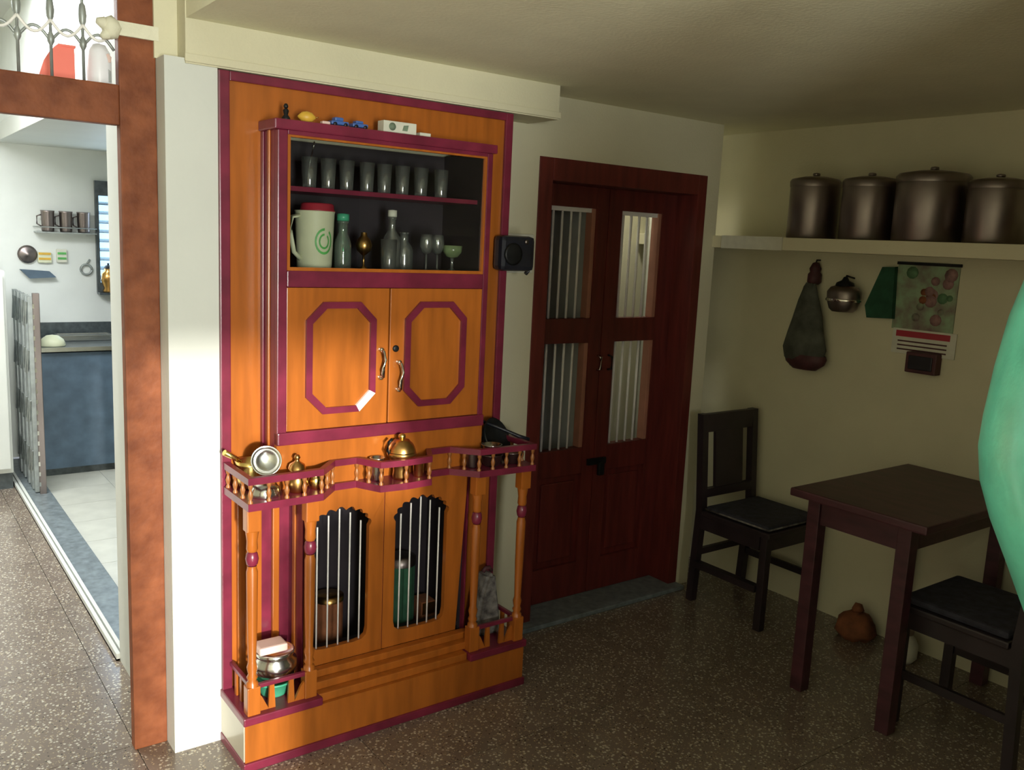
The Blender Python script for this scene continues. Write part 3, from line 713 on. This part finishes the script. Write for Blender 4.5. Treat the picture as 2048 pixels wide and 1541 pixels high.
# ------------------------------------------------------------------ things along the top of the case
ZT = 1.934
t = thing('figurine', 'tiny dark figurine at the left end of the cabinet ledge', 'figurine', (1.024, 2.53, ZT))
part('figure_body', B().lathe([(0, 0), (.014, 0), (.012, .008), (.006, .016), (.009, .028), (.004, .034)], (1.024, 2.53, ZT), 12), 'iron', t)
part('figure_head', B().lathe([(0, .032), (.006, .036), (.007, .041), (.004, .047), (0, .048)], (1.024, 2.53, ZT), 12), 'iron', t)
t = thing('lemon', 'yellow lemon-shaped fruit on the cabinet ledge beside the figurine', 'fruit', (1.088, 2.53, ZT))
part('fruit_body', B().lathe([(0, -.028), (.005, -.024), (.014, -.014), (.017, 0), (.014, .014), (.005, .024), (0, .028)], (1.088, 2.53, ZT + .017), 16, axis=(1, -.2, 0)), 'yellow', t)
part('stem', B().tube([(1.115, 2.525, ZT + .017), (1.121, 2.524, ZT + .02)], .002, 6), 'copper', t)
single('eraser', B().box(1.131, 1.156, 2.515, 2.535, ZT, ZT + .011, .003), 'pink', 'tiny pale pink block between the lemon and the blue toys on the ledge', 'block', (1.143, 2.525, ZT))
def toy_car(x, lb, sc):
    t = thing('toy_car', lb, 'toy', (x, 2.53, ZT), 'blue toys on the cabinet ledge')
    part('car_body', B().box(x - .028 * sc, x + .028 * sc, 2.515, 2.545, ZT + .005, ZT + .016, .003), 'bluetoy', t)
    part('car_cabin', B().box(x - .016 * sc, x + .012 * sc, 2.517, 2.543, ZT + .016, ZT + .027 * sc, .004), 'bluetoy', t)
    for dx in (-.017, .017):
        for y in (2.514, 2.546): part('wheel', B().lathe([(0, -.002), (.006, -.002), (.006, .002), (0, .002)], (x + dx * sc, y, ZT + .006), 12, axis=(0, 1, 0)), 'black', t)
toy_car(1.188, 'left blue toy of the two on the cabinet ledge, brighter', 1.0)
toy_car(1.255, 'right blue toy of the two on the cabinet ledge, nearest the white box', .9)
t = thing('carton', 'long white carton with grey-green print on the cabinet ledge', 'box', (1.387, 2.53, ZT))
part('carton_body', B().box(1.330, 1.446, 2.510, 2.55, ZT, ZT + .036, .002), 'paper', t)
part('printed_mark', B().lathe([(0, 0), (.012, 0), (.012, .0008), (0, .0008)], (1.36, 2.5095, ZT + .019), 16, axis=(0, -1, 0)), 'print', t)
part('printed_mark', B().prism([(1.395, ZT + .01), (1.413, ZT + .01), (1.417, ZT + .028), (1.40, ZT + .026)], 2.5088, 2.5097, 'xz'), 'print', t)
single('matchbox', B().box(1.462, 1.502, 2.515, 2.54, ZT, ZT + .013, .002), 'paper', 'small white matchbox right of the white carton on the ledge', 'box', (1.482, 2.53, ZT))

# ------------------------------------------------------------------ things on the serpentine shelf
ZS = .842
t = thing('saucepan', 'brass saucepan with a long handle on the left end of the balustraded shelf', 'pan', (.925, 2.555, ZS))
part('pan_body', B().lathe([(0, 0), (.026, 0), (.036, .012), (.041, .04), (.039, .07), (.044, .088), (.041, .088), (.034, .05), (.026, .008), (0, .006)], (.926, 2.558, ZS), 22), 'brass', t)
part('handle', B().tube([(.898, 2.558, ZS + .085), (.880, 2.553, ZS + .100), (.845, 2.545, ZS + .122)], [.006, .008, .009], 8), 'brass', t)
# upside-down bowl carrying the tilted one
single('bowl', B().lathe([(.046, 0), (.048, .003), (.042, .025), (.030, .040), (0, .043)], (.938, 2.462, ZS), 22), 'steel', 'small upturned steel bowl hidden under the tilted bowl on the shelf', 'bowl', (.938, 2.462, ZS))
t = thing('bowl', 'round steel bowl tilted on its side beside the brass saucepan', 'bowl', (.934, 2.45, ZS + .05))
prof = [(0, -.022), (.022, -.020), (.037, -.010), (.043, .005), (.0445, .0065), (.0425, .008), (.035, -.007), (.021, -.016), (0, -.018)]
part('bowl_shell', B().lathe(prof, (.938, 2.452, ZS + .108), 28, axis=(-.30, -.80, .30)), 'steel', t)
def lota(x, y, lb, mtl, s=1.0, lid=False):
    t = thing('brass_pot', lb, 'pot', (x, y, ZS))
    part('pot_body', B().lathe([(0, 0), (.022 * s, 0), (.026 * s, .006 * s), (.032 * s, .028 * s), (.026 * s, .052 * s), (.019 * s, .060 * s), (.026 * s, .072 * s), (.023 * s, .072 * s), (.016 * s, .06 * s), (0, .05 * s)], (x, y, ZS), 20), mtl, t)
    if lid: part('pot_lid', B().lathe([(.026 * s, .072 * s), (.022 * s, .084 * s), (.008 * s, .092 * s), (.006 * s, .098 * s), (.010 * s, .104 * s), (.006 * s, .112 * s), (0, .114 * s)], (x, y, ZS), 20), mtl, t)
    return t
lota(1.036, 2.458, 'lidded brass pot on the shelf right of the tilted steel bowl', 'copper', 1.02, True)
lota(1.100, 2.468, 'small open brass pot behind the left bend of the balustrade', 'brass', .72)
t = thing('steel_cup', 'steel cup behind the rail left of the tall amber pot', 'cup', (1.309, 2.462, ZS))
part('cup_body', B().lathe([(0, 0), (.018, 0), (.020, .006), (.0235, .072), (.0255, .076), (.022, .076), (.017, .01), (0, .008)], (1.309, 2.462, ZS), 20), 'steel', t)
t = thing('amber_pot', 'tall lidded amber brass pot in the middle of the balustraded shelf', 'pot', (1.385, 2.44, ZS))
AP = (1.388, 2.447, ZS)
part('pot_body', B().lathe([(0, 0), (.026, 0), (.028, .01), (.026, .03), (.030, .05), (.036, .06), (.047, .078), (.048, .088), (.044, .092), (0, .09)], AP, 24), 'copper', t)
part('pot_lid', B().lathe([(.046, .092), (.044, .104), (.036, .118), (.028, .124), (.024, .13), (0, .132)], AP, 24), 'copper', t)
part('lid_knob', B().lathe([(.007, .13), (.012, .138), (.011, .146), (.005, .15), (0, .151)], AP, 14), 'brass', t)
part('spout', B().tube([(1.348, 2.447, ZS + .078), (1.336, 2.447, ZS + .10), (1.34, 2.447, ZS + .125), (1.352, 2.447, ZS + .135)], .005, 8), 'iron', t)
t = thing('brass_cup', 'short brass tumbler right of the tall amber pot behind the rail', 'cup', (1.452, 2.455, ZS))
part('cup_body', B().lathe([(0, 0), (.014, 0), (.016, .004), (.019, .050), (.021, .052), (.017, .052), (.013, .008), (0, .006)], (1.452, 2.445, ZS), 18), 'brass', t)
single('steel_cup', B().lathe([(0, 0), (.016, 0), (.019, .006), (.022, .055), (.024, .058), (.02, .058), (.015, .008), (0, .006)], (1.676, 2.462, ZS), 18), 'dullsteel', 'small dark steel cup behind the right bend of the balustrade', 'cup', (1.676, 2.462, ZS))
t = thing('frying_pan', 'black iron frying pan propped up on the right wing of the shelf', 'pan', (1.82, 2.56, ZS))
part('pan_body', B().lathe([(0, 0), (.055, 0), (.062, .006), (.072, .026), (.069, .026), (.055, .006), (0, .004)], (1.818, 2.548, ZS + .070), 28, axis=(.35, -.9, .5)), 'iron', t)
part('handle', B().tube([(1.785, 2.57, ZS + .133), (1.845, 2.535, ZS + .108), (1.90, 2.50, ZS + .082), (1.935, 2.48, ZS + .070)], [.006, .006, .007, .007], 8), 'black', t)
b0 = thing('steel_bowl', 'larger dark steel bowl in front of the black pan on the right wing', 'bowl', (1.750, 2.455, ZS), 'steel bowls on the right wing')
part('bowl_shell', B().lathe([(0, 0), (.022, 0), (.030, .008), (.041, .040), (.043, .042), (.039, .042), (.027, .012), (0, .006)], (1.750, 2.455, ZS), 22), 'dullsteel', b0)
dup(b0, (1.838, 2.455, ZS), 'second steel bowl at the far right corner of the shelf')
single('steel_bowl', B().lathe([(0, 0), (.018, 0), (.026, .008), (.036, .032), (.038, .034), (.034, .034), (.024, .012), (0, .006)], (1.750, 2.455, ZS + .043), 22), 'steel', 'small bright steel bowl stacked in the larger one on the right wing', 'bowl', (1.750, 2.455, ZS + .043))
t = thing('glass_jar', 'small smoky glass jar beside the frying pan on the right wing', 'jar', (1.705, 2.545, ZS))
part('jar_body', B().lathe([(0, 0), (.022, 0), (.024, .005), (.024, .075), (.017, .09), (.015, .09), (.021, .072), (.021, .008), (0, .006)], (1.766, 2.575, ZS), 18), 'glass', t)
part('jar_lid', B().lathe([(0, .09), (.019, .09), (.019, .106), (0, .107)], (1.766, 2.575, ZS), 18), 'dullsteel', t)

# lower left wing
ZP = .176
t = thing('steel_pot', 'rounded steel pot standing in the lower left wing of the cabinet', 'pot', (.990, 2.515, ZP + .05))
part('pot_body', B().lathe([(0, 0), (.04, .002), (.062, .018), (.070, .045), (.068, .062), (.058, .074), (.060, .080), (.062, .092), (.058, .094), (.054, .08), (0, .07)], (.990, 2.515, ZP + .052), 28), 'steel', t)
single('lid_box', B().box(.930, 1.020, 2.480, 2.545, ZP + .147, ZP + .172, .006), 'pink', 'pale pink plastic box lid lying on the rounded steel pot', 'lid', (.975, 2.51, ZP + .147))
t = thing('green_basin', 'bright green plastic basin under the steel pot behind the low guard rail', 'basin', (.985, 2.515, ZP))
part('basin_shell', B().lathe([(0, 0), (.038, 0), (.042, .006), (.060, .045), (.066, .048), (.064, .052), (.056, .05), (.038, .012), (0, .01)], (.988, 2.515, ZP), 24), 'tealplastic', t)
part('basin_lip', B().tube([(.988 + .064 * math.cos(a * PI / 12), 2.515 + .064 * math.sin(a * PI / 12), ZP + .050) for a in range(25)], .003, 6), 'tealplastic', t)
# right wing: patterned bag
t = thing('cloth_bag', 'grey patterned bag standing on the right wing platform beside the door', 'bag', (1.81, 2.54, ZP))
bb = B().prism([(1.752, ZP), (1.862, ZP), (1.858, .25), (1.842, .34), (1.832, .41), (1.796, .415), (1.768, .33), (1.756, .24)], 2.50, 2.575, 'xz')
bmesh.ops.bevel(bb.bm, geom=bb.bm.edges[:], offset=.012, segments=2, affect='EDGES')
part('bag_body', bb, 'patterned', t)
part('bag_top', B().tube([(1.796, 2.54, .412), (1.806, 2.54, .425), (1.824, 2.54, .425), (1.834, 2.54, .410)], .008, 8), 'maroonbox', t)
# contents behind the arched bars
t = thing('green_tin', 'dull green tin behind the bars of the right arched door', 'tin', (1.535, 2.655, .15))
part('tin_body', B().lathe([(0, 0), (.052, 0), (.054, .01), (.054, .29), (.05, .30), (0, .30)], (1.53, 2.685, .151), 22), 'cloth_green', t)
part('tin_lid', B().lathe([(.056, .296), (.056, .325), (.03, .335), (0, .335)], (1.53, 2.685, .151), 22), 'dullsteel', t)
t = thing('carton', 'orange brown carton low behind the right arched barred door', 'box', (1.63, 2.66, .15))
part('carton_body', B().box(1.600, 1.66, 2.64, 2.72, .151, .295, .004), 'orangecloth', t)
part('carton_flap', B().box(1.602, 1.658, 2.637, 2.641, .25, .293), 'copper', t)
t = thing('yellow_tin', 'dull yellow tin low behind the left arched barred door', 'tin', (1.26, 2.68, .15))
part('tin_body', B().lathe([(0, 0), (.05, 0), (.05, .22), (0, .22)], (1.25, 2.685, .151), 20), 'orangecloth', t)
part('tin_lid', B().lathe([(.052, .218), (.052, .235), (0, .238)], (1.25, 2.685, .151), 20), 'copper', t)

# ------------------------------------------------------------------ beside the cabinet: switchboard and black speaker
t = thing('switchboard', 'pale square switchboard on the wall between cabinet and door', 'switchboard', (2.06, 2.795, 1.50))
part('board', B().box(1.985, 2.140, 2.775, 2.80, 1.500, 1.650, .005), 'paper', t)
for k in range(2): part('switch', B().box(2.095 + .0, 2.120, 2.768, 2.776, 1.53 + .05 * k, 1.56 + .05 * k, .003), 'paper', t)
t = thing('radio', 'black boxy radio fixed at the right edge of the cabinet panel', 'radio', (1.90, 2.58, 1.51))
bb = B().box(1.825, 1.975, 2.552, 2.606, 1.515, 1.640, .018)
part('radio_body', bb, 'black', t)
part('radio_grille', B().lathe([(0, 0), (.035, 0), (.04, .004), (.03, .007), (0, .005)], (1.875, 2.552, 1.575), 18, axis=(0, -1, 0)), 'iron', t)
part('strap', B().tube([(1.965, 2.59, 1.60), (1.985, 2.60, 1.56), (1.982, 2.60, 1.515), (1.972, 2.60, 1.505)], .008, 8), 'black', t)
part('dial', B().lathe([(0, 0), (.008, 0), (.008, .006), (0, .007)], (1.93, 2.550, 1.62), 12, axis=(0, -1, 0)), 'dullsteel', t)

# ------------------------------------------------------------------ shelf with canisters on the right
t = thing('wall_shelf', 'long cream painted wall shelf holding steel canisters', 'shelf', (3.35, 1.5, 1.63))
part('shelf_slab', B().box(3.20, 3.50, -.2, 3.30, 1.636, 1.690, .003), 'wall', t)
part('lit_shelf_end', B().box(3.194, 3.20, 2.41, 2.745, 1.634, 1.692, .002), 'paper', t, 'end of the front edge coloured as if lit')  # pale strip paints the light falling on this end
can_label = ['leftmost tall steel canister on the wall shelf', 'second steel canister from the left on the wall shelf', 'largest steel canister on the wall shelf, third from the left', 'rightmost steel canister on the wall shelf, with a bright left edge']
for k, (y, r, h) in enumerate(((2.375, .103, .262), (2.112, .108, .255), (1.852, .130, .268), (1.602, .103, .235))):
    t = thing('steel_canister', can_label[k], 'canister', (3.34, y, 1.69), 'steel canisters on the wall shelf')
    part('canister_body', B().lathe([(0, 0), (r * .97, 0), (r, .006), (r, h * .84), (r * .985, h * .86), (0, h * .86)], (3.34, y, 1.69), 32), 'dullsteel', t)
    part('canister_lid', B().lathe([(r * 1.02, h * .83), (r * 1.03, h * .92), (r * .96, h * .96), (r * .5, h * 1.0), (0, h * 1.01)], (3.34, y, 1.69), 32), 'dullsteel', t)
    part('lid_knob', B().lathe([(.008, h * 1.0), (.016, h * 1.03), (.014, h * 1.06), (0, h * 1.07)], (3.34, y, 1.69), 12), 'dullsteel', t)

# ------------------------------------------------------------------ things hanging on the right wall
t = thing('hanging_bag', 'dark cone-shaped bag hanging with a tied neck on the right wall', 'bag', (3.45, 2.43, 1.11))
part('bag_body', B().lathe([(0, 0), (.055, .006), (.088, .045), (.095, .09), (.08, .16), (.062, .24), (.045, .31), (.028, .37), (.02, .385)], (3.446, 2.425, 1.112), 22, squash=(.5, 1.15)).wobble(.003, 5), 'dullbag', t)
part('bag_neck', B().lathe([(.021, .38), (.031, .39), (.030, .425), (.022, .435), (.026, .45), (.014, .475), (0, .48)], (3.47, 2.425, 1.112), 14), 'maroonbox', t, 'dark red tied neck')
part('hook', B().tube([(3.5, 2.425, 1.60), (3.475, 2.425, 1.60), (3.47, 2.425, 1.585)], .004, 6), 'iron', t)
part('bag_base', B().lathe([(0, 0), (.05, .002), (.082, .03), (.09, .055), (.085, .07)], (3.446, 2.415, 1.106), 20, squash=(.52, 1.2)), 'maroonbox', t)
t = thing('wall_vessel', 'small round steel lantern hanging on the right wall beside the calendar', 'vessel', (3.46, 2.245, 1.38))  # round steel pot with a narrow top, hung on a hook
part('vessel_body', B().lathe([(0, 0), (.045, 0), (.058, .012), (.070, .05), (.072, .085), (.058, .105), (.03, .115)], (3.435, 2.245, 1.385), 22, squash=(.85, 1.05)), 'dullsteel', t)
part('vessel_cap', B().lathe([(.04, .112), (.036, .125), (.016, .135), (.008, .15), (0, .152)], (3.435, 2.245, 1.385), 18), 'iron', t)
part('band', B().lathe([(.0735, .045), (.0765, .05), (.0735, .056)], (3.435, 2.245, 1.385), 22, squash=(.85, 1.05)), 'chrome', t)
part('bracket', B().tube([(3.50, 2.245, 1.53), (3.44, 2.245, 1.54), (3.435, 2.245, 1.53)], .004, 6), 'iron', t)
t = thing('calendar', 'wall calendar with pink and green picture on the right wall', 'calendar', (3.495, 1.9, 1.24))
part('picture_sheet', B().box(3.4945, 3.499, 1.785, 2.045, 1.335, 1.605), 'calpic', t)
part('date_sheet', B().box(3.4935, 3.497, 1.765, 2.035, 1.235, 1.338), 'paper', t)
part('red_heading', B().box(3.4925, 3.494, 1.79, 2.02, 1.305, 1.33), 'red', t)
for k in range(3): part('date_row', B().box(3.4928, 3.494, 1.80, 2.01, 1.25 + .017 * k, 1.256 + .017 * k), 'maroonbox', t)
part('top_strip', B().box(3.492, 3.499, 1.78, 2.05, 1.600, 1.612), 'iron', t)
# blooms in the picture
rr = random.Random(11)
for k in range(16):
    y, z, r = rr.uniform(1.81, 1.98), rr.uniform(1.37, 1.57), rr.uniform(.012, .028)
    part('picture_bloom', B().lathe([(0, 0), (r, 0), (r, .0008 + .0001 * k), (0, .0008 + .0001 * k)], (3.4944, y, z), 10, axis=(-1, 0, 0)), ['dullpink', 'orangecloth', 'dullgreen', 'calpic', 'dullpink'][k % 5], t)
single('cloth', B().prism([(2.045, 1.59), (2.10, 1.585), (2.165, 1.42), (2.15, 1.37), (2.035, 1.375)], 3.470, 3.494, 'yz').wobble(.002, 2), 'cloth_green', 'dark green triangular cloth hung left of the calendar', 'cloth', (3.48, 2.09, 1.37))
t = thing('wall_box', 'small dark maroon box on the wall below the calendar', 'box', (3.48, 1.88, 1.16))
part('box_body', B().box(3.455, 3.50, 1.815, 1.945, 1.165, 1.25, .005), 'maroonbox', t)
part('box_front', B().box(3.450, 3.456, 1.83, 1.93, 1.18, 1.236, .003), 'black', t)

# ------------------------------------------------------------------ dining chair by the door
def chair(lb, x0, x1, y0, y1, loc, rotz=0):
    """built with its back towards +Y around the origin, then placed"""
    t = thing('dining_chair', lb, 'chair', (0, 0, 0), 'dark wooden dining chairs')
    w_, d_ = (x1 - x0) / 2, (y1 - y0)
    for s in (-1, 1):
        part('back_leg', B().prism([(d_ - .02, 0), (d_ + .015, 0), (d_ - .005, .44), (d_ + .03, .885), (d_ - .005, .885), (d_ - .04, .44)], s * w_ - .018 * (1 + s) + .0, s * w_ + .018 * (1 - s), 'yz'), 'chairwood', t)
        part('front_leg', B().box(s * w_ - (.036 if s > 0 else 0), s * w_ + (0 if s > 0 else .036), .0, .036, 0, .42, .003), 'chairwood', t)
        part('side_apron', B().box(s * w_ - (.028 if s > 0 else .006), s * w_ + (-.006 if s > 0 else .028 - .0), .036, d_ - .03, .36, .425), 'chairwood', t)
        part('stretcher', B().box(s * w_ - (.026 if s > 0 else .01), s * w_ + (-.010 if s > 0 else .026), .036, d_ - .02, .17, .20), 'chairwood', t)
    part('front_apron', B().box(-w_ + .036, w_ - .036, .006, .028, .36, .425), 'chairwood', t)
    part('seat', B().box(-w_ - .008, w_ + .008, -.015, d_ - .045, .42, .445, .006), 'chairwood', t)
    cu_ = part('seat_cushion', B().box(-w_ + .01, w_ - .01, .005, d_ - .055, .445, .47, .011), 'cushion', t)
    part('piping', B().tube([(-w_ + .008, .004, .455), (w_ - .008, .004, .455)], .004, 6), 'patterned', cu_)
    part('piping', B().tube([(-w_ + .008, .004, .455), (-w_ + .008, d_ - .055, .455)], .004, 6), 'patterned', cu_)
    part('top_rail', B().box(-w_ + .034, w_ - .034, d_ - .008, d_ + .024, .80, .885, .004), 'chairwood', t)
    part('lower_rail', B().box(-w_ + .034, w_ - .034, d_ - .034, d_ - .006, .50, .54), 'chairwood', t)
    part('back_splat', B().prism([(d_ - .028, .53), (d_ - .012, .53), (d_ + .014, .81), (d_ - .002, .81)], -.095, .095, 'yz'), 'chairwood', t)
    part('rear_stretcher', B().box(-w_ + .03, w_ - .03, d_ - .02, d_ + .0, .22, .25), 'chairwood', t)
    t.location = loc; t.rotation_euler = (0, 0, rotz)
    return t
chair('dark wooden dining chair with slatted back standing beside the door', 3.045, 3.43, 2.25, 2.66, (3.245, 2.235, 0), 0)
chair('dark wooden dining chair pushed in at the near side of the table', 0, .40, 0, .42, (3.06, 1.53, 0), PI)

# ------------------------------------------------------------------ table
t = thing('dining_table', 'dark brown wooden table against the right wall', 'table', (3.1, 1.64, 0))
part('table_top', B().box(2.70, 3.49, 1.38, 1.90, .752, .782, .006), 'darkwood', t)
for (x, y) in ((2.76, 1.81), (2.76, 1.46), (3.42, 1.81), (3.42, 1.46)): part('leg', B().box(x, x + .05, y, y + .05, 0, .752, .003), 'darkwood', t)
part('apron', B().box(2.77, 2.79, 1.51, 1.81, .655, .752), 'darkwood', t)
part('apron', B().box(2.81, 3.42, 1.83, 1.85, .655, .752), 'darkwood', t)
part('apron', B().box(2.81, 3.42, 1.475, 1.495, .655, .752), 'darkwood', t)
t = thing('cloth_bundle', 'orange brown cloth bundle on the floor under the table', 'bundle', (3.40, 1.95, 0))
part('bundle_body', B().lathe([(0, 0), (.06, 0), (.085, .03), (.08, .07), (.05, .10), (.02, .115), (0, .12)], (3.39, 1.99, 0), 16).wobble(.007, 9), 'orangecloth', t)
part('bundle_knot', B().lathe([(.012, .11), (.025, .125), (.016, .15), (0, .155)], (3.39, 1.99, 0), 10).wobble(.004, 4), 'orangecloth', t)
t = thing('jar', 'pale round jar on the floor under the table by the wall', 'jar', (3.39, 1.79, 0))
part('jar_body', B().lathe([(0, 0), (.045, 0), (.06, .02), (.062, .07), (.048, .10), (.035, .11), (.038, .12), (0, .12)], (3.36, 1.76, 0), 20), 'paper', t)
part('jar_lid', B().lathe([(.04, .12), (.04, .138), (0, .142)], (3.36, 1.76, 0), 20), 'dullsteel', t)

# ------------------------------------------------------------------ teal urn near the camera at the right edge
AX, AY = 1.157, .319
t = thing('urn', 'large glossy teal urn with a round belly at the right edge, near the camera', 'urn', (AX, AY, 1.0))
prof = [(0, .0), (.075, .0), (.078, .01), (.085, .06), (.105, .14), (.1275, .209), (.155, .27), (.178, .32), (.194, .365), (.2, .405), (.199, .44), (.194, .50), (.186, .56), (.174, .61), (.152, .68), (.12, .75), (.085, .80), (.07, .83), (.078, .86), (.09, .88), (.08, .88), (.06, .83), (0, .8)]
part('urn_body', B().lathe(prof, (AX, AY, 1.001), 64), 'teal', t)
part('foot_ring', B().lathe([(.079, .0), (.083, .006), (.080, .014)], (AX, AY, 1.001), 40), 'cream', t)
t = thing('pedestal', 'slim dark wooden pedestal carrying the teal urn', 'stand', (AX, AY, 0))
part('pedestal_top', B().lathe([(0, .975), (.088, .975), (.09, .985), (.088, 1.0), (0, 1.0)], (AX, AY, 0), 28), 'darkwood', t)
part('pedestal_column', B().lathe([(.05, .04), (.04, .08), (.03, .5), (.04, .94), (.06, .976)], (AX, AY, 0), 20), 'darkwood', t)
part('pedestal_foot', B().lathe([(0, 0), (.15, 0), (.15, .02), (.10, .035), (.05, .045), (0, .045)], (AX, AY, 0), 28), 'darkwood', t)
